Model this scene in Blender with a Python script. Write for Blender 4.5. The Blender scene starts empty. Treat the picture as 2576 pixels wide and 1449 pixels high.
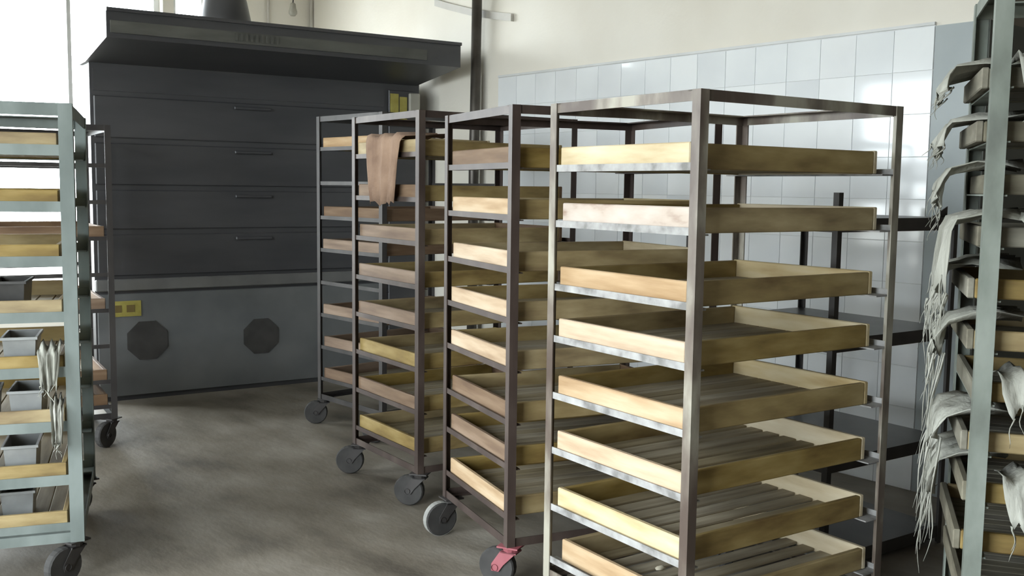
import bpy, bmesh, math, random
from mathutils import Matrix, Vector
random.seed(7)
scene = bpy.context.scene
C = scene.collection

# ------------------------------------------------------------------ camera
CAM_H, PITCH, ROLL, FPX = 1.40, 0.098, 0.013, 2549.7
cam_data = bpy.data.cameras.new('camera')
cam_data.sensor_width = 36.0
cam_data.lens = FPX / 2576.0 * 36.0
cam_data.clip_start = 0.05
cam = bpy.data.objects.new('camera', cam_data)
C.objects.link(cam)
fwd = Vector((0, math.cos(PITCH), -math.sin(PITCH)))
up0 = Vector((0, math.sin(PITCH), math.cos(PITCH)))
right0 = Vector((1, 0, 0))
right = right0 * math.cos(ROLL) + up0 * math.sin(ROLL)
up = up0 * math.cos(ROLL) - right0 * math.sin(ROLL)
m = Matrix((right, up, -fwd)).transposed().to_4x4()
m.translation = Vector((0, 0, CAM_H))
cam.matrix_world = m
scene.camera = cam

# ------------------------------------------------------------------ world, daylight, exposure
scene.view_settings.view_transform = 'Standard'
scene.view_settings.look = 'None'
scene.view_settings.gamma = 1.0
scene.view_settings.use_curve_mapping = False
scene.view_settings.exposure = 0.6
scene.cycles.use_denoising = True
scene.cycles.use_adaptive_sampling = True
scene.cycles.adaptive_threshold = 0.03
scene.cycles.max_bounces = 7
scene.cycles.diffuse_bounces = 5
scene.cycles.transparent_max_bounces = 8
scene.cycles.caustics_reflective = False
scene.cycles.caustics_refractive = False
scene.cycles.sample_clamp_indirect = 8.0
world = bpy.data.worlds.new('overcast_sky')
scene.world = world
world.use_nodes = True
bg = world.node_tree.nodes['Background']
bg.inputs['Color'].default_value = (0.93, 0.97, 1.0, 1)
bg.inputs['Strength'].default_value = 15.5

# room axes: K1 = far corner, E1 runs along the tiled wall towards the camera, E2 along the far wall to the left
K1 = Vector((-1.81, 9.20, 0))
E1 = Vector((0.636, -0.772, 0)).normalized()
E2 = Vector((-0.772, -0.636, 0)).normalized()
ROOM = Matrix((E1, -E2, Vector((0, 0, 1)))).transposed().to_4x4()   # local x along E1, local y to the right (away from room), z up
ROOM.translation = K1
CEIL = 3.5
def RP(a, b, z):
    return K1 + E1 * a + E2 * b + Vector((0, 0, z))

# window apertures: on the left wall (b = 6.2) by a-range, on the far wall (a = 0) by b-range
LEFT_B = 6.2
LEFT_WIN = [(1.6, 3.0, 0.6, 2.7), (3.7, 5.5, 0.35, 2.7), (6.0, 8.0, 0.35, 2.7)]
FAR_WIN = [(0.94, 1.25, 0.95, 3.3), (1.34, 2.75, 0.45, 3.3), (2.83, 4.24, 0.45, 3.3)]
def portal(name, loc, normal_in, w, h):
    d = bpy.data.lights.new(name, 'AREA')
    d.shape = 'RECTANGLE'; d.size = w; d.size_y = h
    d.cycles.is_portal = True
    o = bpy.data.objects.new(name, d)
    z = -normal_in.normalized()            # area lights shine along local -Z
    y = Vector((0, 0, 1)); x = y.cross(z)
    mm = Matrix((x, y, z)).transposed().to_4x4(); mm.translation = loc
    o.matrix_world = mm
    C.objects.link(o)
for (a0, a1, z0, z1) in LEFT_WIN:
    portal('daylight', RP((a0 + a1) / 2, LEFT_B + 0.22, (z0 + z1) / 2), -E2, a1 - a0, z1 - z0)
for (b0, b1, z0, z1) in FAR_WIN:
    portal('daylight', RP(-0.22, (b0 + b1) / 2, (z0 + z1) / 2), E1, b1 - b0, z1 - z0)

# ------------------------------------------------------------------ materials
def new_mat(name, rough=0.6, metal=0.0):
    mt = bpy.data.materials.new(name); mt.use_nodes = True
    nt = mt.node_tree; b = nt.nodes['Principled BSDF']
    b.inputs['Roughness'].default_value = rough
    b.inputs['Metallic'].default_value = metal
    return mt, nt, b
def noise_mat(name, stops, scale=5.0, stretch=(1, 1, 1), rough=0.6, metal=0.0, detail=4.0, bump=0.0, bscale=None, random_v=0.0, coord='Object', rand_loc=False):
    mt, nt, b = new_mat(name, rough, metal)
    N, L = nt.nodes, nt.links
    tc = N.new('ShaderNodeTexCoord'); mp = N.new('ShaderNodeMapping')
    mp.inputs['Scale'].default_value = stretch
    L.new(tc.outputs[coord], mp.inputs['Vector'])
    nz = N.new('ShaderNodeTexNoise'); nz.inputs['Scale'].default_value = scale; nz.inputs['Detail'].default_value = detail
    L.new(mp.outputs['Vector'], nz.inputs['Vector'])
    oi = N.new('ShaderNodeObjectInfo')
    if rand_loc:
        ml = N.new('ShaderNodeMath'); ml.operation = 'MULTIPLY'; ml.inputs[1].default_value = 37.0
        L.new(oi.outputs['Random'], ml.inputs[0]); L.new(ml.outputs[0], mp.inputs['Location'])
    cr = N.new('ShaderNodeValToRGB')
    el = cr.color_ramp.elements
    while len(el) < len(stops): el.new(0.5)
    for e, (p, c) in zip(el, stops):
        e.position = p; e.color = (*c, 1)
    L.new(nz.outputs['Fac'], cr.inputs['Fac'])
    out = cr.outputs['Color']
    if random_v:
        hs = N.new('ShaderNodeHueSaturation')
        mr = N.new('ShaderNodeMapRange'); mr.inputs['To Min'].default_value = 1 - random_v; mr.inputs['To Max'].default_value = 1 + random_v
        L.new(oi.outputs['Random'], mr.inputs['Value']); L.new(mr.outputs['Result'], hs.inputs['Value'])
        ms = N.new('ShaderNodeMapRange'); ms.inputs['To Min'].default_value = 1.15; ms.inputs['To Max'].default_value = 0.75
        L.new(oi.outputs['Random'], ms.inputs['Value']); L.new(ms.outputs['Result'], hs.inputs['Saturation'])
        L.new(out, hs.inputs['Color']); out = hs.outputs['Color']
    L.new(out, b.inputs['Base Color'])
    if bump:
        bp = N.new('ShaderNodeBump'); bp.inputs['Strength'].default_value = bump; bp.inputs['Distance'].default_value = 0.01
        if bscale:
            n2 = N.new('ShaderNodeTexNoise'); n2.inputs['Scale'].default_value = bscale; n2.inputs['Detail'].default_value = 3
            L.new(mp.outputs['Vector'], n2.inputs['Vector']); L.new(n2.outputs['Fac'], bp.inputs['Height'])
        else:
            L.new(nz.outputs['Fac'], bp.inputs['Height'])
        L.new(bp.outputs['Normal'], b.inputs['Normal'])
    return mt
M = {}
M['plaster'] = noise_mat('plaster', [(0.3, (0.72, 0.68, 0.60)), (0.6, (0.80, 0.77, 0.70))], 1.2, rough=0.8, bump=0.1, bscale=40)
M['ceiling'] = noise_mat('ceiling_paint', [(0.3, (0.46, 0.44, 0.40)), (0.7, (0.54, 0.52, 0.48))], 1.0, rough=0.9)
M['grey_dado'] = noise_mat('grey_dado', [(0.3, (0.30, 0.34, 0.35)), (0.7, (0.40, 0.44, 0.45))], 2.0, rough=0.5)
M['dark_dado'] = noise_mat('dark_dado', [(0.3, (0.10, 0.11, 0.10)), (0.7, (0.16, 0.165, 0.15))], 2.0, rough=0.6)
M['brown_plaster'] = noise_mat('brown_plaster', [(0.3, (0.26, 0.23, 0.19)), (0.7, (0.33, 0.30, 0.26))], 1.5, rough=0.8)
M['tile'] = noise_mat('white_glazed_tile', [(0.25, (0.72, 0.75, 0.78)), (0.6, (0.84, 0.87, 0.89))], 1.6, rough=0.08, random_v=0.03, coord='Object', rand_loc=True)
M['grout'] = noise_mat('grout', [(0.3, (0.64, 0.65, 0.65)), (0.7, (0.72, 0.73, 0.73))], 8, rough=0.9)
M['floor'] = noise_mat('worn_concrete', [(0.28, (0.10, 0.086, 0.068)), (0.45, (0.175, 0.153, 0.122)), (0.6, (0.235, 0.21, 0.175)), (0.78, (0.33, 0.305, 0.265))], 2.2, stretch=(1, 1.7, 1), rough=0.55, detail=9, bump=0.25, bscale=14)
M['ground'] = noise_mat('outside_ground', [(0.3, (0.20, 0.19, 0.17)), (0.7, (0.30, 0.29, 0.26))], 0.6, rough=0.9)
M['oven'] = noise_mat('dark_oven_steel', [(0.3, (0.052, 0.053, 0.058)), (0.7, (0.080, 0.079, 0.084))], 2.0, stretch=(0.6, 1, 2.5), rough=0.42, metal=0.25, detail=6)
M['oven_base'] = noise_mat('grey_oven_base', [(0.3, (0.105, 0.112, 0.115)), (0.7, (0.165, 0.170, 0.172))], 2.5, rough=0.5, detail=8)
M['oven_ledge'] = noise_mat('worn_ledge_steel', [(0.3, (0.13, 0.13, 0.13)), (0.7, (0.19, 0.19, 0.185))], 4, rough=0.45, metal=0.2)
M['oven_dust'] = noise_mat('dusty_fascia', [(0.3, (0.060, 0.060, 0.054)), (0.7, (0.105, 0.105, 0.095))], 3, stretch=(1, 1, 4), rough=0.7)
M['soot'] = noise_mat('soot_black', [(0.3, (0.035, 0.034, 0.032)), (0.7, (0.06, 0.057, 0.054))], 10, rough=0.8)
M['yellow'] = noise_mat('faded_yellow_label', [(0.3, (0.30, 0.25, 0.05)), (0.7, (0.42, 0.37, 0.10))], 14, rough=0.6)
M['ink'] = noise_mat('brown_ink', [(0.3, (0.14, 0.10, 0.03)), (0.7, (0.18, 0.13, 0.04))], 10, rough=0.7)
M['pale_box'] = noise_mat('pale_grey_enamel', [(0.3, (0.30, 0.29, 0.25)), (0.7, (0.38, 0.37, 0.32))], 6, rough=0.5)
M['duct'] = noise_mat('pale_cable_duct', [(0.3, (0.50, 0.48, 0.44)), (0.7, (0.58, 0.56, 0.52))], 6, rough=0.6)
M['pipe'] = noise_mat('brown_pipe', [(0.35, (0.050, 0.043, 0.036)), (0.65, (0.11, 0.10, 0.088))], 5, rough=0.35, metal=0.4)
M['wood'] = noise_mat('shade_toned_tray_wood', [(0.25, (0.14, 0.085, 0.025)), (0.5, (0.27, 0.190, 0.065)), (0.75, (0.40, 0.30, 0.13))], 4.0, stretch=(1.3, 5, 5), rough=0.65, detail=6, bump=0.12, random_v=0.20, rand_loc=True)  # tray wood with the shade of the side boards put into its colour
M['wood_lit'] = noise_mat('lit_end_wood', [(0.25, (0.29, 0.175, 0.08)), (0.5, (0.43, 0.295, 0.165)), (0.75, (0.53, 0.41, 0.27))], 3.5, stretch=(1.0, 8, 8), rough=0.7, detail=6, bump=0.15, random_v=0.12, rand_loc=True)  # same tray wood, brightened in colour to look lit on the end boards
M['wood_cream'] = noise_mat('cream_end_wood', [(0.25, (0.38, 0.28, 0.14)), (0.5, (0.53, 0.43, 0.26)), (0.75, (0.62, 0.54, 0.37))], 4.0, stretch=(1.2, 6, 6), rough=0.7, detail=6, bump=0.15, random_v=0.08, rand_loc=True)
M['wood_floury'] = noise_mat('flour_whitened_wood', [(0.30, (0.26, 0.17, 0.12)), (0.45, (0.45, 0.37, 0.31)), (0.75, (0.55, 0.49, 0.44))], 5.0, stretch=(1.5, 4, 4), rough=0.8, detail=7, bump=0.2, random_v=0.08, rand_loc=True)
M['wood_slat'] = noise_mat('greyed_slat_wood', [(0.25, (0.17, 0.13, 0.08)), (0.5, (0.29, 0.24, 0.155)), (0.75, (0.41, 0.35, 0.24))], 3.0, stretch=(1.0, 10, 10), rough=0.75, detail=6, bump=0.15, random_v=0.15, rand_loc=True)
M['wood_grey'] = noise_mat('weathered_grey_wood', [(0.25, (0.10, 0.09, 0.065)), (0.5, (0.17, 0.155, 0.115)), (0.75, (0.25, 0.235, 0.18))], 5.0, stretch=(1.2, 5, 5), rough=0.8, detail=6, bump=0.15, random_v=0.15, rand_loc=True)
M['wood_dark'] = noise_mat('dimmed_reddish_tray_wood', [(0.25, (0.10, 0.055, 0.03)), (0.5, (0.17, 0.105, 0.06)), (0.75, (0.25, 0.17, 0.11))], 3.0, stretch=(1.0, 9, 9), rough=0.7, detail=6, bump=0.12, random_v=0.25, rand_loc=True)  # reddish wood, darkened to imitate the weaker light on the far racks
M['paint_grey'] = noise_mat('chipped_grey_paint', [(0.38, (0.080, 0.057, 0.046)), (0.50, (0.155, 0.128, 0.105)), (0.62, (0.34, 0.32, 0.265))], 7, stretch=(1, 1, 0.4), rough=0.38, metal=0.0, detail=6, rand_loc=True)
M['steel_brown'] = noise_mat('rusty_brown_steel', [(0.3, (0.034, 0.022, 0.018)), (0.55, (0.060, 0.042, 0.036)), (0.8, (0.11, 0.085, 0.072))], 8, stretch=(1, 1, 0.4), rough=0.5, metal=0.0, detail=6, rand_loc=True)
M['steel_dark'] = noise_mat('dark_frame_steel', [(0.3, (0.030, 0.027, 0.027)), (0.7, (0.065, 0.06, 0.058))], 8, stretch=(1, 1, 0.4), rough=0.45, metal=0.3, rand_loc=True)
M['rail_floury'] = noise_mat('floury_angle_iron', [(0.35, (0.16, 0.155, 0.15)), (0.5, (0.30, 0.295, 0.29)), (0.72, (0.42, 0.415, 0.41))], 16, rough=0.7, metal=0.0, detail=6, rand_loc=True)
M['paint_green'] = noise_mat('pale_green_grey_paint', [(0.35, (0.125, 0.15, 0.142)), (0.65, (0.205, 0.238, 0.228))], 7, stretch=(1, 1, 0.5), rough=0.5, rand_loc=True)
M['paint_sage'] = noise_mat('chipped_sage_paint', [(0.32, (0.10, 0.11, 0.095)), (0.5, (0.19, 0.215, 0.19)), (0.75, (0.30, 0.33, 0.30))], 8, stretch=(1, 1, 0.5), rough=0.55, detail=6, rand_loc=True)
M['rubber'] = noise_mat('worn_rubber', [(0.3, (0.028, 0.027, 0.026)), (0.7, (0.055, 0.052, 0.050))], 12, rough=0.75)
M['pale_rubber'] = noise_mat('pale_worn_rubber', [(0.3, (0.22, 0.22, 0.21)), (0.7, (0.34, 0.34, 0.32))], 12, rough=0.7)
M['red_paint'] = noise_mat('dull_red_paint', [(0.3, (0.26, 0.065, 0.08)), (0.7, (0.36, 0.12, 0.14))], 9, rough=0.5)
M['sheet_dark'] = noise_mat('burnt_sheet_steel', [(0.3, (0.036, 0.033, 0.032)), (0.7, (0.075, 0.070, 0.067))], 5, rough=0.38, metal=0.4, detail=6)
M['cloth'] = noise_mat('frayed_linen', [(0.3, (0.24, 0.24, 0.205)), (0.7, (0.44, 0.44, 0.395))], 12, stretch=(1, 1, 0.3), rough=0.95, detail=6, bump=0.3, bscale=90, rand_loc=True)
M['cloth_brown'] = noise_mat('brown_sackcloth', [(0.3, (0.20, 0.125, 0.085)), (0.7, (0.32, 0.215, 0.15))], 10, rough=0.95, bump=0.3, bscale=80)
M['tin'] = noise_mat('blackened_tin', [(0.3, (0.035, 0.034, 0.033)), (0.7, (0.085, 0.083, 0.08))], 9, rough=0.4, metal=0.5, rand_loc=True)
M['tin_pale'] = noise_mat('dull_grey_tin', [(0.3, (0.24, 0.25, 0.25)), (0.7, (0.36, 0.37, 0.37))], 9, rough=0.4, metal=0.4, rand_loc=True)
M['dough'] = noise_mat('pale_dough', [(0.3, (0.62, 0.57, 0.44)), (0.7, (0.78, 0.73, 0.60))], 20, rough=0.8)
M['frame_white'] = noise_mat('white_window_paint', [(0.3, (0.52, 0.53, 0.53)), (0.7, (0.62, 0.63, 0.63))], 6, rough=0.5)
# thin window glass
gm = bpy.data.materials.new('window_glass'); gm.use_nodes = True
nt = gm.node_tree; nt.nodes.clear()
out = nt.nodes.new('ShaderNodeOutputMaterial'); mx = nt.nodes.new('ShaderNodeMixShader')
tr = nt.nodes.new('ShaderNodeBsdfTransparent'); gl = nt.nodes.new('ShaderNodeBsdfGlossy')
tr.inputs['Color'].default_value = (0.95, 0.97, 0.97, 1); gl.inputs['Roughness'].default_value = 0.03
mx.inputs['Fac'].default_value = 0.06
nt.links.new(tr.outputs[0], mx.inputs[1]); nt.links.new(gl.outputs[0], mx.inputs[2]); nt.links.new(mx.outputs[0], out.inputs[0])
M['glass'] = gm

# ------------------------------------------------------------------ mesh helpers
def mesh(name, bm, mat, smooth=False):
    bmesh.ops.recalc_face_normals(bm, faces=bm.faces)
    me = bpy.data.meshes.new(name); bm.to_mesh(me); bm.free()
    me.materials.append(M[mat] if isinstance(mat, str) else mat)
    if smooth:
        for p in me.polygons: p.use_smooth = True
    return me
def link(name, me, parent=None, loc=(0, 0, 0), rot=(0, 0, 0), label=None):
    o = bpy.data.objects.new(name, me); C.objects.link(o)
    o.location = loc; o.rotation_euler = rot
    if parent: o.parent = parent
    if label: o['label'] = label
    return o
def empty(name, loc, rz=0.0, label=None, cat=None, group=None, rx=0.0, ry=0.0):
    o = bpy.data.objects.new(name, None); C.objects.link(o)
    o.empty_display_size = 0.1
    o.location = loc; o.rotation_euler = (rx, ry, rz)
    tag(o, label, cat, group)
    return o
def tag(o, label=None, cat=None, group=None, kind=None):
    if label: o['label'] = label
    if cat: o['category'] = cat
    if group: o['group'] = group
    if kind: o['kind'] = kind
    return o
def add_box(bm, x0, x1, y0, y1, z0, z1):
    v = [bm.verts.new((x, y, z)) for z in (z0, z1) for (x, y) in ((x0, y0), (x1, y0), (x1, y1), (x0, y1))]
    for f in ((0, 3, 2, 1), (4, 5, 6, 7), (0, 1, 5, 4), (1, 2, 6, 5), (2, 3, 7, 6), (3, 0, 4, 7)):
        bm.faces.new([v[i] for i in f])
    return v
def box(name, x0, x1, y0, y1, z0, z1, mat, bevel=0.0):
    bm = bmesh.new(); add_box(bm, x0, x1, y0, y1, z0, z1)
    if bevel: bmesh.ops.bevel(bm, geom=list(bm.edges), offset=bevel, segments=1, affect='EDGES')
    return mesh(name, bm, mat)
def add_prism(bm, poly, axis, t0, t1):
    """extrude a 2D polygon along an axis ('x','y','z')"""
    def P(u, v, t):
        return {'z': (u, v, t), 'x': (t, u, v), 'y': (u, t, v)}[axis]
    a = [bm.verts.new(P(u, v, t0)) for u, v in poly]; b = [bm.verts.new(P(u, v, t1)) for u, v in poly]
    n = len(poly)
    bm.faces.new(a[::-1]); bm.faces.new(b)
    for i in range(n): bm.faces.new([a[i], a[(i + 1) % n], b[(i + 1) % n], b[i]])
def add_tube(bm, pts, r, n=8, r1=None, cap=True):
    rings = []
    k = len(pts)
    for i, p in enumerate(pts):
        p = Vector(p)
        d = (Vector(pts[min(i + 1, k - 1)]) - Vector(pts[max(i - 1, 0)])).normalized()
        ref = Vector((0, 0, 1)) if abs(d.z) < 0.9 else Vector((1, 0, 0))
        a = d.cross(ref).normalized(); b = d.cross(a)
        rr = r if r1 is None else r + (r1 - r) * i / (k - 1)
        rings.append([bm.verts.new(p + (a * math.cos(2 * math.pi * j / n) + b * math.sin(2 * math.pi * j / n)) * rr) for j in range(n)])
    for i in range(k - 1):
        for j in range(n):
            bm.faces.new([rings[i][j], rings[i][(j + 1) % n], rings[i + 1][(j + 1) % n], rings[i + 1][j]])
    if cap:
        bm.faces.new(rings[0][::-1]); bm.faces.new(rings[-1])
def add_lathe(bm, prof, axis='z', n=20, origin=(0, 0, 0)):
    """prof: list of (radius, height); closed ends when radius 0"""
    rings = []
    for r, h in prof:
        ring = []
        for j in range(n):
            a = 2 * math.pi * j / n; u, v = r * math.cos(a), r * math.sin(a)
            p = {'z': (u, v, h), 'x': (h, u, v), 'y': (u, h, v)}[axis]
            ring.append(bm.verts.new(Vector(p) + Vector(origin)))
        rings.append(ring)
    for i in range(len(rings) - 1):
        for j in range(n):
            bm.faces.new([rings[i][j], rings[i][(j + 1) % n], rings[i + 1][(j + 1) % n], rings[i + 1][j]])
    bm.faces.new(rings[0][::-1]); bm.faces.new(rings[-1])

# ------------------------------------------------------------------ room shell
def room_obj(name, me, parent=None):
    o = bpy.data.objects.new(name, me); C.objects.link(o)
    if parent: o.parent = parent
    else:
        o.matrix_world = ROOM; o['kind'] = 'structure'
    return o
# local room coords: x = a (along E1), y = -b (b to the left), z
T = 0.2
A_END, A_CV, B_REC = 10.0, 6.085, -2.0     # far end of the room, convex corner on the right wall, recess depth
bm = bmesh.new()
add_prism(bm, [(-T, T), (A_CV, T), (A_CV, -B_REC + T), (A_END + T, -B_REC + T), (A_END + T, -LEFT_B - T), (-T, -LEFT_B - T)], 'z', -0.12, 0.0)
room_obj('floor', mesh('floor', bm, 'floor'))
bm = bmesh.new()
add_prism(bm, [(-T, T), (A_CV, T), (A_CV, -B_REC + T), (A_END + T, -B_REC + T), (A_END + T, -LEFT_B - T), (-T, -LEFT_B - T)], 'z', CEIL, CEIL + 0.15)
room_obj('ceiling', mesh('ceiling', bm, 'ceiling'))
wall_right = room_obj('wall_right', box('wall_right', -T, A_CV, 0.0, T, 0.0, CEIL, 'plaster'))
wall_recess = room_obj('wall_recess', box('wall_recess', A_CV - T, A_CV, T, -B_REC + T, 0.0, CEIL, 'brown_plaster'))
room_obj('wall_side', box('wall_side', A_CV - T, A_END + T, -B_REC, -B_REC + T, 0.0, CEIL, 'brown_plaster'))
room_obj('wall_near', box('wall_near', A_END, A_END + T, -LEFT_B - T, -B_REC + T, 0.0, CEIL, 'brown_plaster'))
def wall_with_windows(name, axis, lo, hi, wins, c0, c1):
    bm = bmesh.new()
    def bx(u0, u1, z0, z1):
        if axis == 'x': add_box(bm, u0, u1, c0, c1, z0, z1)
        else: add_box(bm, c0, c1, u0, u1, z0, z1)
    cur = lo
    for (u0, u1, z0, z1) in sorted(wins):
        if u0 > cur: bx(cur, u0, 0, CEIL)
        bx(u0, u1, 0, z0); bx(u0, u1, z1, CEIL)
        cur = u1
    bx(cur, hi, 0, CEIL)
    return room_obj(name, mesh(name, bm, 'plaster'))
wall_left = wall_with_windows('wall_left', 'x', -T, A_END + T, LEFT_WIN, -LEFT_B - T, -LEFT_B)
wall_back = wall_with_windows('wall_back', 'y', -LEFT_B, 0.0, [(-b1, -b0, z0, z1) for (b0, b1, z0, z1) in FAR_WIN], -T, 0.0)
wn = 0
def window(axis, u0, u1, z0, z1, c, nu, nz, th=0.05):
    """white frame with bars, one pane per light"""
    global wn
    wn += 1
    root = room_obj('window_%d' % wn, None)
    fw = 0.045
    def bx(name, a0, a1, b0, b1, mat, dc=0.0, t=th):
        bm = bmesh.new()
        if axis == 'x': add_box(bm, a0, a1, c - t / 2 + dc, c + t / 2 + dc, b0, b1)
        else: add_box(bm, c - t / 2 + dc, c + t / 2 + dc, a0, a1, b0, b1)
        return room_obj(name, mesh(name, bm, mat), root)
    bx('window_frame', u0, u0 + fw, z0, z1, 'frame_white'); bx('window_frame', u1 - fw, u1, z0, z1, 'frame_white')
    bx('window_frame', u0 + fw, u1 - fw, z0, z0 + fw, 'frame_white'); bx('window_frame', u0 + fw, u1 - fw, z1 - fw, z1, 'frame_white')
    iu0, iu1, iz0, iz1 = u0 + fw, u1 - fw, z0 + fw, z1 - fw
    du, dz, b = (iu1 - iu0) / nu, (iz1 - iz0) / nz, 0.03
    for i in range(1, nu): bx('glazing_bar', iu0 + i * du - b / 2, iu0 + i * du + b / 2, iz0, iz1, 'frame_white', t=th * 0.8)
    for j in range(1, nz):
        for i in range(nu):
            bx('glazing_bar', iu0 + i * du + (b / 2 if i else 0), iu0 + (i + 1) * du - (b / 2 if i < nu - 1 else 0), iz0 + j * dz - b / 2, iz0 + j * dz + b / 2, 'frame_white', t=th * 0.8)
    for i in range(nu):
        for j in range(nz):
            bx('pane', iu0 + i * du + 0.01, iu0 + (i + 1) * du - 0.01, iz0 + j * dz + 0.01, iz0 + (j + 1) * dz - 0.01, 'glass', t=0.004)
for (b0, b1, z0, z1) in FAR_WIN: window('y', -b1, -b0, z0, z1, -0.1, 1 if b1 - b0 < 0.5 else 2, 1 if b1 - b0 < 0.5 else 2)
for (a0, a1, z0, z1) in LEFT_WIN: window('x', a0, a1, z0, z1, -LEFT_B - 0.1, 3, 2)

# tiled dado on the right wall: every tile a piece
TILE_A0, TILE_A1, TILE_TOP, NTX, NTZ = 2.68, 5.845, 2.157, 16, 11
room_obj('grout_bed', box('grout_bed', TILE_A0, TILE_A1, -0.006, 0.0, 0.0, TILE_TOP + 0.004, 'grout'), wall_right)
tw, thh = (TILE_A1 - TILE_A0) / NTX, TILE_TOP / NTZ
tile_me = box('tile', 0.001, tw - 0.001, -0.0045, 0.0, 0.001, thh - 0.001, 'tile', bevel=0.0009)
for i in range(NTX):
    for j in range(NTZ):
        o = link('tile', tile_me, wall_right, (TILE_A0 + i * tw, -0.006, j * thh))
        o.rotation_euler = (random.uniform(-0.002, 0.002), 0, random.uniform(-0.002, 0.002))
room_obj('dado_cap', box('dado_cap', TILE_A0, TILE_A1, -0.014, 0.0, TILE_TOP + 0.004, TILE_TOP + 0.018, 'grout'), wall_right)
room_obj('grey_dado', box('grey_dado', TILE_A1 + 0.002, A_CV + 0.004, -0.008, 0.0, 0.0, TILE_TOP, 'grey_dado'), wall_right)
room_obj('dark_dado', box('dark_dado', A_CV, A_CV + 0.008, 0.0, 2.0, 0.0, TILE_TOP, 'dark_dado'), wall_recess)

# outside ground
o = link('ground', box('ground', -40, 40, -40, 40, -0.3, -0.14, 'ground')); tag(o, kind='structure')

# ------------------------------------------------------------------ pipes and cables on the walls
def room_thing(name, label, cat, group=None):
    o = empty(name, (0, 0, 0), 0, label, cat, group); o.matrix_world = ROOM; return o
pr = room_thing('wall_pipe', 'dark brown vertical pipe standing against the wall right of the oven', 'pipe')
bm = bmesh.new(); add_tube(bm, [(2.49, -0.08, 0.0), (2.50, -0.08, 1.5), (2.535, -0.08, CEIL)], 0.036, 14); room_obj('pipe_run', mesh('pipe_run', bm, 'pipe', True), pr)
for z in (0.6, 1.85, 2.95):
    bm = bmesh.new(); add_box(bm, 2.46 + 0.0, 2.57, -0.124, 0.0, z, z + 0.03); room_obj('bracket', mesh('bracket', bm, 'pipe'), pr)
bm = bmesh.new()
pts = [(1.93, 2.765), (2.10, 2.715), (2.26, 2.672), (2.42, 2.63), (2.62, 2.59), (2.83, 2.55)]
poly = [(a, z + 0.025) for a, z in pts] + [(a, z - 0.025) for a, z in reversed(pts)]
add_prism(bm, poly, 'y', -0.027, -0.002)
o = link('cable_duct', mesh('cable_duct', bm, 'duct')); o.matrix_world = ROOM
tag(o, 'pale curved cable strip crossing the wall behind the vertical pipe', 'cable duct')
bm = bmesh.new(); add_tube(bm, [(0.03, -0.02, 2.3), (0.03, -0.02, CEIL)], 0.014, 8)
o = link('corner_conduit', mesh('corner_conduit', bm, 'duct', True)); o.matrix_world = ROOM
tag(o, 'thin vertical conduit in the wall corner above the oven', 'conduit')
bm = bmesh.new(); add_tube(bm, [(0.02, -0.43, 2.3), (0.02, -0.43, CEIL)], 0.012, 8)
o = link('wall_conduit', mesh('wall_conduit', bm, 'duct', True)); o.matrix_world = ROOM
tag(o, 'thin upright conduit beside the round oven flue', 'conduit')
lr = room_thing('pendant_socket', 'small bare lamp socket hanging from a cord above the oven', 'lamp')
bm = bmesh.new(); add_tube(bm, [(0.25, -0.305, CEIL), (0.25, -0.30, 3.1), (0.25, -0.315, 2.93)], 0.006, 6); room_obj('cord', mesh('cord', bm, 'steel_dark'), lr)
bm = bmesh.new(); add_lathe(bm, [(0.012, 2.945), (0.024, 2.935), (0.028, 2.90), (0.036, 2.875), (0.036, 2.855), (0.02, 2.835)], 'z', 14, (0.25, -0.315, 0)); room_obj('socket', mesh('socket', bm, 'pale_box', True), lr)

# ------------------------------------------------------------------ deck oven with hood
OY = math.atan2(0.541, 0.841)
oven = empty('deck_oven', (-2.68, 6.35, 0), OY, 'large dark steel deck oven with overhanging hood at the back', 'oven')
OL, OD = 2.345, 0.5
def op(name, *a, parent=oven, bevel=0.0, label=None):
    return link(name, box(name, *a, bevel=bevel), parent, label=label)
op('oven_body', 0.05, OL, 0, OD, 0.0, 2.20, 'oven')
for z0, z1 in ((1.685, 1.945), (1.39, 1.652), (1.108, 1.358), (0.81, 1.076)):
    d = op('oven_door', 0.07, 2.06, -0.014, 0, z0, z1, 'oven', bevel=0.006)
    op('door_handle', 0.95, 1.20, -0.036, -0.014, z1 - 0.045, z1 - 0.025, 'oven', parent=d, bevel=0.004)
op('top_panel', 0.07, 2.06, -0.008, 0, 1.975, 2.11, 'oven')
op('oven_ledge', 0.05, 2.07, -0.035, 0, 0.715, 0.79, 'oven_ledge', bevel=0.006)
op('base_panel', 0.06, 2.07, -0.012, 0, 0.03, 0.695, 'oven_base', bevel=0.004)
for (cx_, cz_, r_) in ((0.361, 0.385, 0.135), (1.119, 0.362, 0.13)):
    bm = bmesh.new()
    add_prism(bm, [(cx_ + r_ * math.cos(math.pi / 8 + k * math.pi / 4) * 1.02, cz_ + r_ * math.sin(math.pi / 8 + k * math.pi / 4)) for k in range(8)], 'y', -0.018, -0.012)
    v = link('burner_cover', mesh('burner_cover', bm, 'soot'), oven, label='dark octagonal burner cover')
lb = op('label_plate', 0.135, 0.325, -0.016, -0.012, 0.548, 0.648, 'yellow', label='small yellow label plate with blurred dark lettering')
op('lettering', 0.165, 0.205, -0.0175, -0.016, 0.575, 0.622, 'ink', parent=lb)
op('lettering', 0.235, 0.285, -0.0175, -0.016, 0.575, 0.622, 'ink', parent=lb)
op('control_panel', 2.09, 2.335, -0.02, 0, 0.05, 2.10, 'oven', bevel=0.004)
op('yellow_notice', 2.10, 2.165, -0.026, -0.02, 1.90, 2.075, 'yellow', label='faded orange and yellow notice')
op('yellow_notice', 2.175, 2.235, -0.024, -0.02, 1.88, 2.055, 'yellow', label='faded yellow notice')
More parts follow.
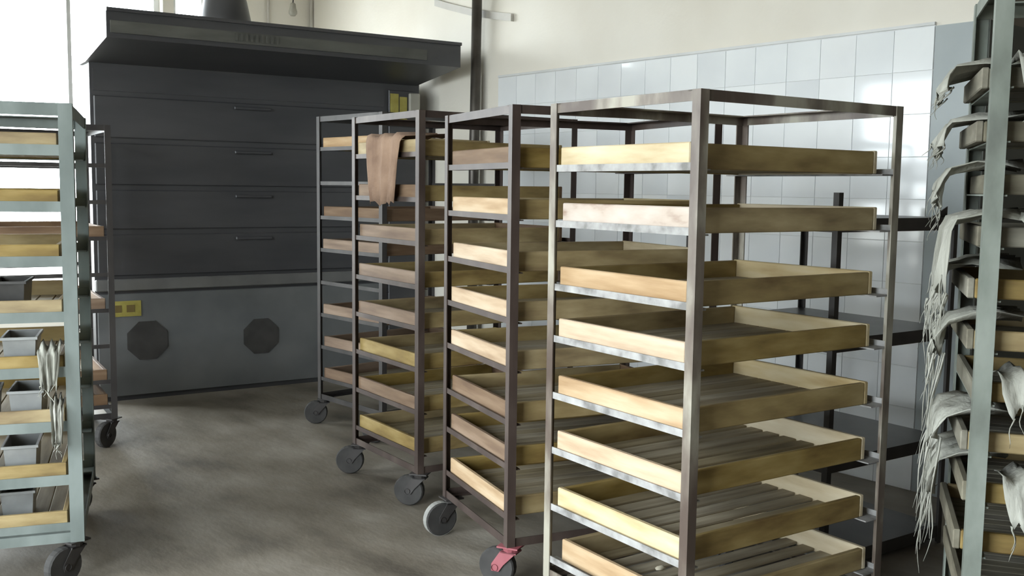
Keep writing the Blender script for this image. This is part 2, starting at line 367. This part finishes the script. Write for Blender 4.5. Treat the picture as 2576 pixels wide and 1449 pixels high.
op('switch_box', 2.245, 2.33, -0.05, -0.02, 1.92, 2.085, 'pale_box', bevel=0.006, label='pale grey switch box')
# hood: sloping underside, flat top, dusty fascia strip
bm = bmesh.new()
add_prism(bm, [(-0.65, 2.22), (0.0, 2.145), (0.22, 2.145), (0.22, 2.38), (-0.65, 2.38)], 'x', 0.03, 2.325)
hood = link('hood', mesh('hood', bm, 'oven'), oven)
op('fascia_strip', 0.05, 2.06, -0.662, -0.65, 2.247, 2.315, 'oven_dust', parent=hood)
op('fascia_lip', 0.03, 2.325, -0.668, -0.64, 2.365, 2.385, 'oven', parent=hood)
for k in range(9):
    op('vent_slat', 0.76 + k * 0.032, 0.776 + k * 0.032, -0.667, -0.662, 2.262, 2.305, 'oven_dust', parent=hood)
bm = bmesh.new(); add_lathe(bm, [(0.165, 2.38), (0.16, 2.44), (0.135, 2.56), (0.105, 2.66), (0.10, 2.72), (0.10, CEIL - 0.002)], 'z', 26, (0.83, -0.25, 0))
link('flue', mesh('flue', bm, 'oven', True), oven, label='round dark flue with a conical base')

# ------------------------------------------------------------------ racks
def angle_poly(x, y, sx, sy, leg, t):
    """L section with its outer corner at x,y and legs towards sx,sy"""
    p = [(0, 0), (leg, 0), (leg, t), (t, t), (t, leg), (0, leg)]
    return [(x + sx * a, y + sy * b) for a, b in p]
WHEEL_R = 0.068
def caster_parts(parent, x, y, z_top, swivel, fork_mat, tyre_mat):
    bm = bmesh.new()
    add_box(bm, -0.04, 0.04, -0.035, 0.035, z_top - 0.006, z_top)
    add_lathe(bm, [(0.026, z_top - 0.024), (0.03, z_top - 0.006)], 'z', 12)
    off = 0.05
    for s in (-1, 1):
        add_prism(bm, [(-0.03, z_top - 0.02), (0.03, z_top - 0.02), (off + 0.014, WHEEL_R + 0.012), (off + 0.014, WHEEL_R - 0.014), (off - 0.014, WHEEL_R - 0.014), (off - 0.03, WHEEL_R + 0.01)], 'y', s * 0.024 - 0.002, s * 0.024 + 0.002)
    add_box(bm, -0.03, 0.03, -0.026, 0.026, z_top - 0.026, z_top - 0.02)
    c = link('caster', mesh('caster', bm, fork_mat), parent, (x, y, 0), (0, 0, swivel))
    bm = bmesh.new()
    add_lathe(bm, [(WHEEL_R * 0.55, -0.018), (WHEEL_R * 0.93, -0.018), (WHEEL_R, -0.012), (WHEEL_R, 0.012), (WHEEL_R * 0.93, 0.018), (WHEEL_R * 0.55, 0.018)], 'y', 22, (off, 0, WHEEL_R))
    link('wheel', mesh('wheel', bm, 'rubber'), c)
    if tyre_mat == 'pale_rubber':
        bm = bmesh.new()
        for k in range(28):
            a0, a1 = 2 * math.pi * k / 28, 2 * math.pi * (k + 1) / 28
            q = [(math.cos(a) * r + off, y, math.sin(a) * r + WHEEL_R) for r in (WHEEL_R - 0.0005, WHEEL_R + 0.0015) for (a, y) in ((a0, -0.014), (a1, -0.014), (a1, 0.014), (a0, 0.014))]
            v = [bm.verts.new(p) for p in q]
            bm.faces.new(v[4:]); bm.faces.new(v[:4][::-1])
            bm.faces.new([v[0], v[1], v[5], v[4]]); bm.faces.new([v[2], v[3], v[7], v[6]])
        bmesh.ops.remove_doubles(bm, verts=list(bm.verts), dist=1e-5)
        link('tread', mesh('tread', bm, 'pale_rubber'), c)
    bm = bmesh.new()
    add_lathe(bm, [(WHEEL_R * 0.54, -0.012), (0.014, -0.014), (0.012, -0.030), (0.012, 0.030), (0.014, 0.014), (WHEEL_R * 0.54, 0.012)], 'y', 16, (off, 0, WHEEL_R))
    link('hub', mesh('hub', bm, fork_mat), c)
def make_rack(label, p1, yaw, W, L, H, rails, post_mat, rail_mat, swivels=(2.3, 2.5, 2.0, 1.0), fork='steel_dark', red=None, pale=None, leg=0.031, rail_h=0.021, top_leg=0.048, group='tray racks on castors', zb=0.15, rmat_by_level=None):
    root = empty('tray_rack', (p1[0], p1[1], 0), yaw, label, 'rack', group)
    t, h = 0.004, leg / 2
    zc = 0.15                                   # underside of the base frame
    for (x, y, sx, sy) in ((-h, -h, 1, 1), (-h, W + h, 1, -1), (L + h, -h, -1, 1), (L + h, W + h, -1, -1)):
        bm = bmesh.new(); add_prism(bm, angle_poly(x, y, sx, sy, leg, t), 'z', zc, H)
        link('post', mesh('post', bm, post_mat), root)
    # base frame and top frame: angles along the four sides
    for nm, z, sz in (('base_rail', zc, 1), ('top_rail', H, -1)):
        mt = post_mat
        lg = top_leg if sz < 0 else leg * 0.95
        for (x, sx) in ((-h + t, 1), (L + h - t, -1)):
            bm = bmesh.new(); add_prism(bm, [(x + sx * a, z + sz * b) for a, b in ((0, 0), (lg, 0), (lg, t), (t, t), (t, leg * 0.95), (0, leg * 0.95))], 'y', -h + leg, W + h - leg)
            link(nm, mesh(nm, bm, mt), root)
        for (y, sy) in ((-h + t, 1), (W + h - t, -1)):
            bm = bmesh.new(); add_prism(bm, [(y + sy * a, z + sz * b) for a, b in ((0, 0), (lg, 0), (lg, t), (t, t), (t, leg * 0.95), (0, leg * 0.95))], 'x', -h + t, L + h - t)
            link(nm, mesh(nm, bm, mt), root)
    # shelf rails at the two ends, upstanding leg outside
    y0, y1 = -h + leg * 0.2, W + h - leg * 0.2
    cache = {}
    for k, z in enumerate(rails):
        mt = rail_mat
        for (x, sx, fl) in ((-h + t, 1, 0.045), (L + h - t, -1, 0.075)):
            key = (sx, mt)
            if key not in cache:
                bm = bmesh.new()
                a = [(0, 0), (sx * fl, 0), (sx * fl, t), (sx * t, t), (sx * t, rail_h), (0, rail_h)]
                add_prism(bm, a, 'y', y0, y1)
                cache[key] = mesh('shelf_rail', bm, mt)
            link('shelf_rail', cache[key], root, (x, 0, z))
    for i, (x, y) in enumerate(((0.012, 0.012), (0.012, W - 0.012), (L - 0.012, 0.012), (L - 0.012, W - 0.012))):
        caster_parts(root, x, y, zc, swivels[i], 'red_paint' if red == i else fork, 'pale_rubber' if pale == i else 'rubber')
    return root
TRAYS = {}
FAR_LIT = {'wood_lit': 'wood_cream', 'wood_floury': 'wood_cream'}  # far end boards take a paler wood: light on them painted into the colour
def tray_meshes(Lt, Wt, h, key_mats, nsl, gap):
    key = (round(Lt, 3), round(Wt, 3), h, key_mats, nsl, gap)
    if key not in TRAYS:
        th = 0.018
        em, sm, lm = key_mats
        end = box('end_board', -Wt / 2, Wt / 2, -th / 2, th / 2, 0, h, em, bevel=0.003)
        far = box('end_board', -Wt / 2, Wt / 2, -th / 2, th / 2, 0, h, FAR_LIT.get(em, em), bevel=0.003)
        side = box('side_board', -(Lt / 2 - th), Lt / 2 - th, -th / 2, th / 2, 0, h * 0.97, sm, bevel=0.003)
        inner = Wt - 2 * th
        sw = (inner - gap * (nsl + 1)) / nsl
        slat = box('slat', -(Lt / 2 - th), Lt / 2 - th, -sw / 2, sw / 2, 0.004, 0.013, lm, bevel=0.002)
        TRAYS[key] = (end, far, side, slat, th, sw, inner)
    return TRAYS[key]
def make_tray(rack, p1, yaw, x0, y0, Lt, Wt, z, label, group, h=0.07, mats=('wood_lit', 'wood', 'wood_slat'), nsl=9, gap=0.003, jit=0.003, tilt=0.0):
    end, far, side, slat, th, sw, inner = tray_meshes(Lt, Wt, h, mats, nsl, gap)
    lx, ly = x0 + Lt / 2, y0 + Wt / 2
    c, s = math.cos(yaw), math.sin(yaw)
    t = empty('wooden_tray', (p1[0] + lx * c - ly * s, p1[1] + lx * s + ly * c, z), yaw + random.uniform(-jit, jit), label, 'tray', group, ry=tilt)
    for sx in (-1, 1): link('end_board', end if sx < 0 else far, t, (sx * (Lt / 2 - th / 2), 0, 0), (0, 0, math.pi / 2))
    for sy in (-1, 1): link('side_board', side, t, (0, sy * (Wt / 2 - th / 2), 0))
    for i in range(nsl): link('slat', slat, t, (0, -inner / 2 + gap + sw / 2 + i * (sw + gap), 0))
    return t
ORD = ['top', 'second', 'third', 'fourth', 'fifth', 'sixth', 'seventh', 'eighth', 'ninth', 'tenth', 'eleventh', 'twelfth']
W, L = 0.624, 0.815
def fill(rack, p1, yaw, rails, phrase, group, Wr=W, Lr=L, skip=(), mats=None, special=None, h=0.071, loose=0.010, leg=0.031):
    """one tray per rail level, resting on the rails"""
    for k, z in enumerate(rails):
        if k in skip: continue
        sp = (special or {}).get(k, {})
        Lt, Wt = Lr - 0.034, Wr - 0.055
        x0 = -leg / 2 + 0.0115 + sp.get('dx', random.uniform(0, loose))
        y0 = 0.0275 + sp.get('dy', random.uniform(-0.004, 0.004))
        lab = 'wooden tray on the %s level of the %s' % (ORD[k] if k < len(rails) - 1 else 'bottom', phrase)
        make_tray(rack, p1, yaw, x0, y0, Lt, Wt, z + 0.0042, lab, group, h=h, mats=sp.get('mats', mats or ('wood_lit', 'wood', 'wood_slat')), nsl=sp.get('nsl', 9), gap=sp.get('gap', 0.003))

# nearest rack
RA = dict(p1=(0.483, 2.661), yaw=0.593, H=1.662, rails=[1.453, 1.282, 1.084, 0.921, 0.74, 0.563, 0.378, 0.205])
ra = make_rack('tall grey-brown angle-iron rack nearest the camera with pale floury rails', RA['p1'], RA['yaw'], W, L, RA['H'], RA['rails'], 'paint_grey', 'rail_floury')
slit = dict(nsl=7, gap=0.018)
fill(ra, RA['p1'], RA['yaw'], RA['rails'], 'grey-brown rack nearest the camera', 'wooden trays on the nearest rack',
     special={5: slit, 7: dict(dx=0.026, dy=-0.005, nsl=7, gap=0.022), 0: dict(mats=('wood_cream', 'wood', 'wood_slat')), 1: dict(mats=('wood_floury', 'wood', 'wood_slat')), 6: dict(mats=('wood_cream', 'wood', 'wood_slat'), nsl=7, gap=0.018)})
RB = dict(p1=(0.002, 3.451), yaw=0.418, H=1.68, rails=[1.467, 1.29, 1.11, 0.936, 0.764, 0.58, 0.423, 0.244])
rb = make_rack('dark brown tray rack with a red castor, directly behind the nearest rack', RB['p1'], RB['yaw'], W, L, RB['H'], RB['rails'], 'steel_brown', 'steel_brown', red=0, pale=1, swivels=(2.3, 3.25, 2.0, 1.0))
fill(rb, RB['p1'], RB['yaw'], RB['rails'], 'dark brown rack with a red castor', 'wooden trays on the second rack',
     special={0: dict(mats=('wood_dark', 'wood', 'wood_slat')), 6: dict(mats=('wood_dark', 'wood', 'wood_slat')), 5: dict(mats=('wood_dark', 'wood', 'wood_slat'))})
RC = dict(p1=(-0.397, 4.346), yaw=0.60, H=1.725, rails=[1.53, 1.336, 1.147, 0.96, 0.78, 0.598, 0.41, 0.223])
rc = make_rack('dark brown tray rack third from the front with a brown rag hung on it', RC['p1'], RC['yaw'], W, L, RC['H'], RC['rails'], 'steel_brown', 'steel_brown')
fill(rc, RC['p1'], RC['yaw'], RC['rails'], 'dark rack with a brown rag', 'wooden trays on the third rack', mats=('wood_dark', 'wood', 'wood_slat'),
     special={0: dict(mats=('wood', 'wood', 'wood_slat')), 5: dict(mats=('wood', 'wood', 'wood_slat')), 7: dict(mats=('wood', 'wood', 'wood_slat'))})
RD = dict(p1=(-0.697, 5.445), yaw=0.741, H=1.796, rails=[1.60, 1.405, 1.208, 1.02, 0.83, 0.64, 0.45, 0.262])
rd = make_rack('dark tray rack standing closest to the oven front', RD['p1'], RD['yaw'], W, L, RD['H'], RD['rails'], 'steel_dark', 'steel_dark')
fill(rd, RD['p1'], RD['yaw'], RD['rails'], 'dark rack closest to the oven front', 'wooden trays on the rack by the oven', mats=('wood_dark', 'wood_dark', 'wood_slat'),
     special={0: dict(mats=('wood_lit', 'wood', 'wood_slat'))}, skip=(1, 4))
# rack at the far left, in front of the oven's left edge
RE = dict(p1=(-2.12, 5.33), yaw=2.10, H=1.70, rails=[1.48, 1.29, 1.10, 0.91, 0.72, 0.53, 0.34, 0.205])
re_ = make_rack('dark tray rack behind the pale green rack at the left of the oven', RE['p1'], RE['yaw'], W, L, RE['H'], RE['rails'], 'steel_dark', 'steel_dark')
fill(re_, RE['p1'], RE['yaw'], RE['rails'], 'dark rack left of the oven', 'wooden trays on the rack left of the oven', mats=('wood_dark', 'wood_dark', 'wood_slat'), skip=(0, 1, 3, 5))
# pale green rack, left foreground
RG = dict(p1=(-1.515, 3.46), yaw=1.918, H=1.665, rails=[1.49, 1.30, 1.115, 0.925, 0.735, 0.545, 0.355, 0.185])
rg = make_rack('pale green-grey painted rack cut by the left edge of the picture', RG['p1'], RG['yaw'], W, L, RG['H'], RG['rails'], 'paint_green', 'paint_green', leg=0.045, rail_h=0.036)
fill(rg, RG['p1'], RG['yaw'], RG['rails'], 'pale green rack at the left', 'wooden trays on the pale green rack', mats=('wood', 'wood', 'wood_slat'), leg=0.045)
# sage rack with frayed cloths, right foreground
RJ = dict(p1=(1.15, 2.44), yaw=-0.33, H=1.93, rails=[1.65 - 0.127 * k for k in range(11)] + [0.2])
WJ = 0.50
rj = make_rack('chipped sage-green rack hung with frayed cloths at the right edge', RJ['p1'], RJ['yaw'], WJ, 0.80, RJ['H'], RJ['rails'], 'paint_sage', 'paint_sage', leg=0.04, rail_h=0.004)
fill(rj, RJ['p1'], RJ['yaw'], RJ['rails'], 'sage-green rack at the right edge', 'wooden trays on the sage-green rack', Wr=WJ, Lr=0.865, h=0.05, leg=0.04, mats=('wood_grey', 'wood', 'wood_grey'), special={k: dict(dx=d, mats=('wood_grey', 'wood_grey' if k < 4 else 'wood', 'wood_grey')) for k, d in enumerate((-0.03, -0.035, 0.0, -0.02, -0.035, -0.03, -0.01, -0.03, -0.02, -0.035, -0.02, 0.0))})

# ------------------------------------------------------------------ dark sheet-steel shelf rack against the tiles
FP, FY, FW, FL = (1.14, 3.56), 0.60, 0.75, 0.73
fr = empty('shelf_rack', (FP[0], FP[1], 0), FY, 'low dark rack with sheet-steel shelves between the nearest rack and tiles', 'rack')
for (x, y, sx, sy) in ((0, 0, 1, 1), (0, FW, 1, -1), (FL, 0, -1, 1), (FL, FW, -1, -1)):
    bm = bmesh.new(); add_prism(bm, angle_poly(x, y, sx, sy, 0.024, 0.004), 'z', 0.0, 1.40 if x == 0 and y == 0 else 1.325)
    link('post', mesh('post', bm, 'sheet_dark'), fr)
for k, z in enumerate((1.305, 0.875, 0.435, 0.07)):
    bm = bmesh.new()
    d, e, g = 0.0045, 0.045, 0.012
    add_box(bm, d, FL - d, d, FW - d, z, z + 0.004)
    add_box(bm, d, FL - d, d, d + 0.003, z - e, z); add_box(bm, d, FL - d, FW - d - 0.003, FW - d, z - e, z)
    add_box(bm, d, d + 0.003, d, FW - d, z - e, z); add_box(bm, FL - d - 0.003, FL - d, d, FW - d, z - e, z)
    link('shelf', mesh('shelf', bm, 'sheet_dark'), fr)
bm = bmesh.new()
add_prism(bm, [(FL - 0.13, 1.3092), (FL - 0.03, 1.352), (FL - 0.03, 1.3092)], 'y', 0.03, 0.034)
link('end_gusset', mesh('end_gusset', bm, 'sheet_dark'), fr)

# ------------------------------------------------------------------ cloths
def drape(name, root_p1, root_yaw, prof, y0, y1, label, cat, mat, seed, ragged=0.03, strands=0, strand_len=(0.05, 0.2), group=None, wob=0.014, strand_drift=0.0, n=14, smat=None, sr=0.0022):
    """cloth following prof [(x,z)...] in rack coordinates, spread from y0 to y1, ragged lower edge, thick, plus loose strands"""
    rnd = random.Random(seed)
    t = empty(name, (root_p1[0], root_p1[1], 0), root_yaw, label, cat, group)
    bm = bmesh.new(); rows = []
    ph = rnd.uniform(0, 6)
    m_ = len(prof)
    cut = [rnd.uniform(0, ragged) for _ in range(n + 1)]
    for i in range(n + 1):
        f = i / n; y = y0 + (y1 - y0) * f
        col = []
        for k, (x, z) in enumerate(prof):
            g = k / (m_ - 1)
            w = wob * (math.sin(f * 11 + ph) + 0.6 * math.sin(f * 27 + 2 * ph + k * 0.4)) * (0.3 + g)
            pinch = (0.5 - f) * (y1 - y0) * 0.35 * g * g
            cr_ = wob * 1.1 * (1 + math.sin(f * 17 + ph * 3 + k)) * (1 - g)
            zz = z + cr_ + (cut[i] - ragged / 2) * g * g
            col.append(Vector((x - abs(w), y + pinch + rnd.uniform(-0.002, 0.002), zz)))
        rows.append(col)
    th = 0.0025
    front = [[bm.verts.new(p) for p in col] for col in rows]
    back = []
    for i, col in enumerate(rows):
        bc = []
        for k, p in enumerate(col):
            q = col[min(k + 1, m_ - 1)] - col[max(k - 1, 0)]
            nn = Vector((q.z, 0, -q.x)).normalized() if q.length > 0 else Vector((1, 0, 0))
            bc.append(bm.verts.new(p + nn * th))
        back.append(bc)
    for i in range(n):
        for k in range(m_ - 1):
            bm.faces.new([front[i][k], front[i + 1][k], front[i + 1][k + 1], front[i][k + 1]])
            bm.faces.new([back[i][k], back[i][k + 1], back[i + 1][k + 1], back[i + 1][k]])
    for i in range(n):
        bm.faces.new([front[i][0], back[i][0], back[i + 1][0], front[i + 1][0]])
        bm.faces.new([front[i][-1], front[i + 1][-1], back[i + 1][-1], back[i][-1]])
    for k in range(m_ - 1):
        bm.faces.new([front[0][k], front[0][k + 1], back[0][k + 1], back[0][k]])
        bm.faces.new([front[n][k], back[n][k], back[n][k + 1], front[n][k + 1]])
    link('cloth_body', mesh('cloth_body', bm, mat, True), t)
    if strands:
        bm = bmesh.new()
        for s in range(strands):
            i = rnd.randrange(0, n + 1); p = rows[i][-1].copy() + Vector((0, 0, 0.006))
            ln = rnd.uniform(*strand_len); dx, dy = rnd.uniform(-0.025, -0.006), rnd.uniform(-0.02, 0.02) + strand_drift * ln
            a, b = rnd.uniform(0, 6), rnd.uniform(0.003, 0.009)
            pts = []
            for q in range(7):
                f = q / 6
                pts.append((p.x + dx * f + b * math.sin(a + f * 5), p.y + dy * f + b * math.cos(a + f * 6), p.z - ln * f))
            add_tube(bm, pts, rnd.uniform(0.7, 1.5) * sr, 5, 0.0006)
        o = link('fringe', mesh('fringe', bm, smat or mat, True), t, label='loose frayed threads'); o['kind'] = 'stuff'
    return t
def over_rail(z, drop, h=0.05, inn=0.10, out=0.030):
    top = z + h + 0.015
    return [(inn, top), (inn * 0.4, top + 0.004), (-0.012, top + 0.003), (-out * 0.85, top - 0.010), (-out, top - 0.03), (-out - 0.004, top - 0.03 - drop * 0.35), (-out - 0.006, top - 0.03 - drop * 0.7), (-out - 0.004, top - 0.03 - drop)]
JR = RJ['rails']
cloths = [  # level, y0, y1, drop, strands, strand length, drift, label
    (0, 0.12, 0.47, 0.03, 8, (0.02, 0.06), 0.0, 'pale rag lying over the topmost rail of the sage-green rack'),
    (1, 0.22, 0.44, 0.04, 10, (0.03, 0.06), 0.2, 'small frayed rag on the second rail of the sage-green rack'),
    (3, 0.02, 0.34, 0.14, 16, (0.05, 0.14), 0.2, 'long white frayed cloth hanging from the fourth rail of the sage-green rack'),
    (4, 0.16, 0.46, 0.07, 16, (0.06, 0.20), 0.15, 'bunched cream cloth on the fifth rail of the sage-green rack'),
    (5, 0.08, 0.28, 0.05, 14, (0.10, 0.30), 0.25, 'frayed cloth with long threads on the sixth rail of the sage-green rack'),
    (7, 0.12, 0.40, 0.06, 14, (0.10, 0.30), 0.2, 'frayed cloth with long threads on the eighth rail of the sage-green rack'),
    (8, 0.20, 0.45, 0.07, 14, (0.06, 0.24), 0.15, 'frayed white tuft on the ninth rail of the sage-green rack'),
    (2, 0.24, 0.46, 0.05, 10, (0.04, 0.10), 0.1, 'grey rag draped on the third rail of the sage-green rack'),
]
for q, (k, y0, y1, drop, ns, sl, dr, lab) in enumerate(cloths):
    drape('frayed_cloth', RJ['p1'], RJ['yaw'], over_rail(JR[k], drop, out=0.060 + 0.003 * (10 - k)), y0, y1, lab, 'cloth', 'cloth', 20 + q, ragged=0.05, strands=ns, strand_len=sl, strand_drift=dr, group='frayed cloths on the sage-green rack')
# cloths on the long side (towards the right edge), hanging over the side boards
def side_drape(z, x0, x1, drop, label, seed, ns, sl, h=0.05):
    # same profile, but turned by 90 degrees: its rail runs along the long side of the rack
    c, s = math.cos(RJ['yaw']), math.sin(RJ['yaw'])
    xo = x1
    org = (RJ['p1'][0] + xo * c, RJ['p1'][1] + xo * s)
    drape('frayed_cloth', org, RJ['yaw'] + math.pi / 2, over_rail(z, drop, out=0.03), 0.0, x1 - x0, label, 'cloth', 'cloth', seed, ragged=0.05, strands=ns, strand_len=sl, group='frayed cloths on the sage-green rack')
side_drape(JR[0], 0.03, 0.20, 0.05, 'pale crumpled cloth at the upper right edge of the picture', 41, 8, (0.03, 0.1))
side_drape(JR[3], 0.06, 0.22, 0.13, 'white frayed cloth hanging at the right edge beside the fourth rail', 42, 10, (0.03, 0.1))
side_drape(JR[6], 0.03, 0.22, 0.04, 'white tufted cloth over a yellow tray side at the right edge', 43, 12, (0.03, 0.09))
side_drape(JR[8], 0.05, 0.24, 0.06, 'grey frayed rag low at the right edge of the picture', 44, 10, (0.03, 0.09))
# brown rag hung on the third rack
drape('hanging_rag', RC['p1'], RC['yaw'], over_rail(RC['rails'][0], 0.26, h=0.071, inn=0.20, out=0.026), 0.10, 0.46, 'brown rag hanging over the top tray of the third rack', 'cloth', 'cloth_brown', 61, ragged=0.04, wob=0.012)
# rags on the pale green rack
for k, y0, y1, drop, lab, sd in ((4, 0.035, 0.11, 0.09, 'small white rag beside the post of the pale green rack, fifth level', 71), (5, 0.03, 0.075, 0.10, 'small grey rag beside the post of the pale green rack, sixth level', 72)):
    drape('small_rag', RG['p1'], RG['yaw'], over_rail(RG['rails'][k], drop, h=0.071), y0, y1, lab, 'cloth', 'cloth', sd, ragged=0.03, strands=5, strand_len=(0.02, 0.06), group='rags on the pale green rack')

# ------------------------------------------------------------------ bread tins on the pale green rack
def tin_mesh(w, d, h, mat):
    bm = bmesh.new(); t = 0.003; f = 0.86
    o0 = [(-w / 2 * f, -d / 2 * f), (w / 2 * f, -d / 2 * f), (w / 2 * f, d / 2 * f), (-w / 2 * f, d / 2 * f)]
    o1 = [(-w / 2, -d / 2), (w / 2, -d / 2), (w / 2, d / 2), (-w / 2, d / 2)]
    i1 = [(x * (1 - 2 * t / w), y * (1 - 2 * t / d)) for x, y in o1]; i0 = [(x * (1 - 2 * t / w), y * (1 - 2 * t / d)) for x, y in o0]
    A = [bm.verts.new((x, y, 0)) for x, y in o0]; B = [bm.verts.new((x, y, h)) for x, y in o1]
    Ci = [bm.verts.new((x, y, h)) for x, y in i1]; D = [bm.verts.new((x, y, t)) for x, y in i0]
    bm.faces.new(A[::-1]); bm.faces.new(D)
    for i in range(4):
        j = (i + 1) % 4
        bm.faces.new([A[i], A[j], B[j], B[i]]); bm.faces.new([B[i], B[j], Ci[j], Ci[i]]); bm.faces.new([Ci[i], Ci[j], D[j], D[i]])
    return mesh('tin_body', bm, mat)
def rim_mesh(w, d, h, mat):
    bm = bmesh.new(); e = 0.006
    add_box(bm, -w / 2 - e, w / 2 + e, -d / 2 - e, -d / 2 + 0.001, h - 0.008, h + 0.001); add_box(bm, -w / 2 - e, w / 2 + e, d / 2 - 0.001, d / 2 + e, h - 0.008, h + 0.001)
    add_box(bm, -w / 2 - e, -w / 2 + 0.001, -d / 2 + 0.001, d / 2 - 0.001, h - 0.008, h + 0.001); add_box(bm, w / 2 - 0.001, w / 2 + e, -d / 2 + 0.001, d / 2 - 0.001, h - 0.008, h + 0.001)
    return mesh('rim', bm, mat)
TM = {c: (tin_mesh(0.105, 0.20, 0.115, c), rim_mesh(0.105, 0.20, 0.115, c)) for c in ('tin', 'tin_pale')}
c, s = math.cos(RG['yaw']), math.sin(RG['yaw'])
spots = {3: [(0.20, 'tin'), (0.42, 'tin_pale')], 4: [(0.17, 'tin_pale'), (0.33, 'tin')], 5: [(0.155, 'tin_pale'), (0.30, 'tin'), (0.45, 'tin_pale')], 6: [(0.18, 'tin_pale'), (0.34, 'tin'), (0.47, 'tin')], 7: [(0.20, 'tin_pale'), (0.33, 'tin'), (0.46, 'tin')]}
for k, lst in spots.items():
    nth = 0
    for (y, col) in lst:
        lx, ly = 0.16 + random.uniform(-0.02, 0.02), y
        nth += 1
        lab = '%s bread tin, %s from the post, %s tray of pale green rack' % ('blackened' if col == 'tin' else 'dull grey', ('first', 'second', 'third')[nth - 1], ORD[k] if k < 7 else 'bottom')
        t = empty('bread_tin', (RG['p1'][0] + lx * c - ly * s, RG['p1'][1] + lx * s + ly * c, RG['rails'][k] + 0.0185), RG['yaw'] + math.pi / 2 + random.uniform(-0.06, 0.06), lab, 'bread tin', 'bread tins on the pale green rack')
        link('tin_body', TM[col][0], t); link('rim', TM[col][1], t)

# ------------------------------------------------------------------ dough scraps left in the trays of the nearest rack
def scrap(x, y, z, r, label, seed):
    rnd = random.Random(seed); bm = bmesh.new()
    bmesh.ops.create_icosphere(bm, subdivisions=2, radius=1.0)
    for v in bm.verts:
        kk = 1 + 0.25 * math.sin(5 * v.co.x + seed) * math.cos(4 * v.co.y + seed)
        v.co = Vector((v.co.x * r * 1.7 * kk, v.co.y * r * kk, (max(v.co.z, -0.55) + 0.55) * r * 0.55))
    cc, ss = math.cos(RA['yaw']), math.sin(RA['yaw'])
    o = link('dough_scrap', mesh('dough_scrap', bm, 'dough', True), None, (RA['p1'][0] + x * cc - y * ss, RA['p1'][1] + x * ss + y * cc, z + 0.0175), (0, 0, rnd.uniform(0, 3)))
    tag(o, label, 'dough', 'dough scraps in the trays')
scrap(0.30, 0.10, RA['rails'][5], 0.016, 'large pale dough scrap in the sixth tray of the nearest rack', 1)
scrap(0.52, 0.16, RA['rails'][5], 0.008, 'tiny dough crumb near the far end of the sixth tray, nearest rack', 2)
scrap(0.30, 0.12, RA['rails'][6], 0.010, 'dried dough crumb in the seventh tray of the nearest rack', 3)
scrap(0.22, 0.34, RA['rails'][7], 0.012, 'pale dough scrap in the bottom tray of the nearest rack', 4)
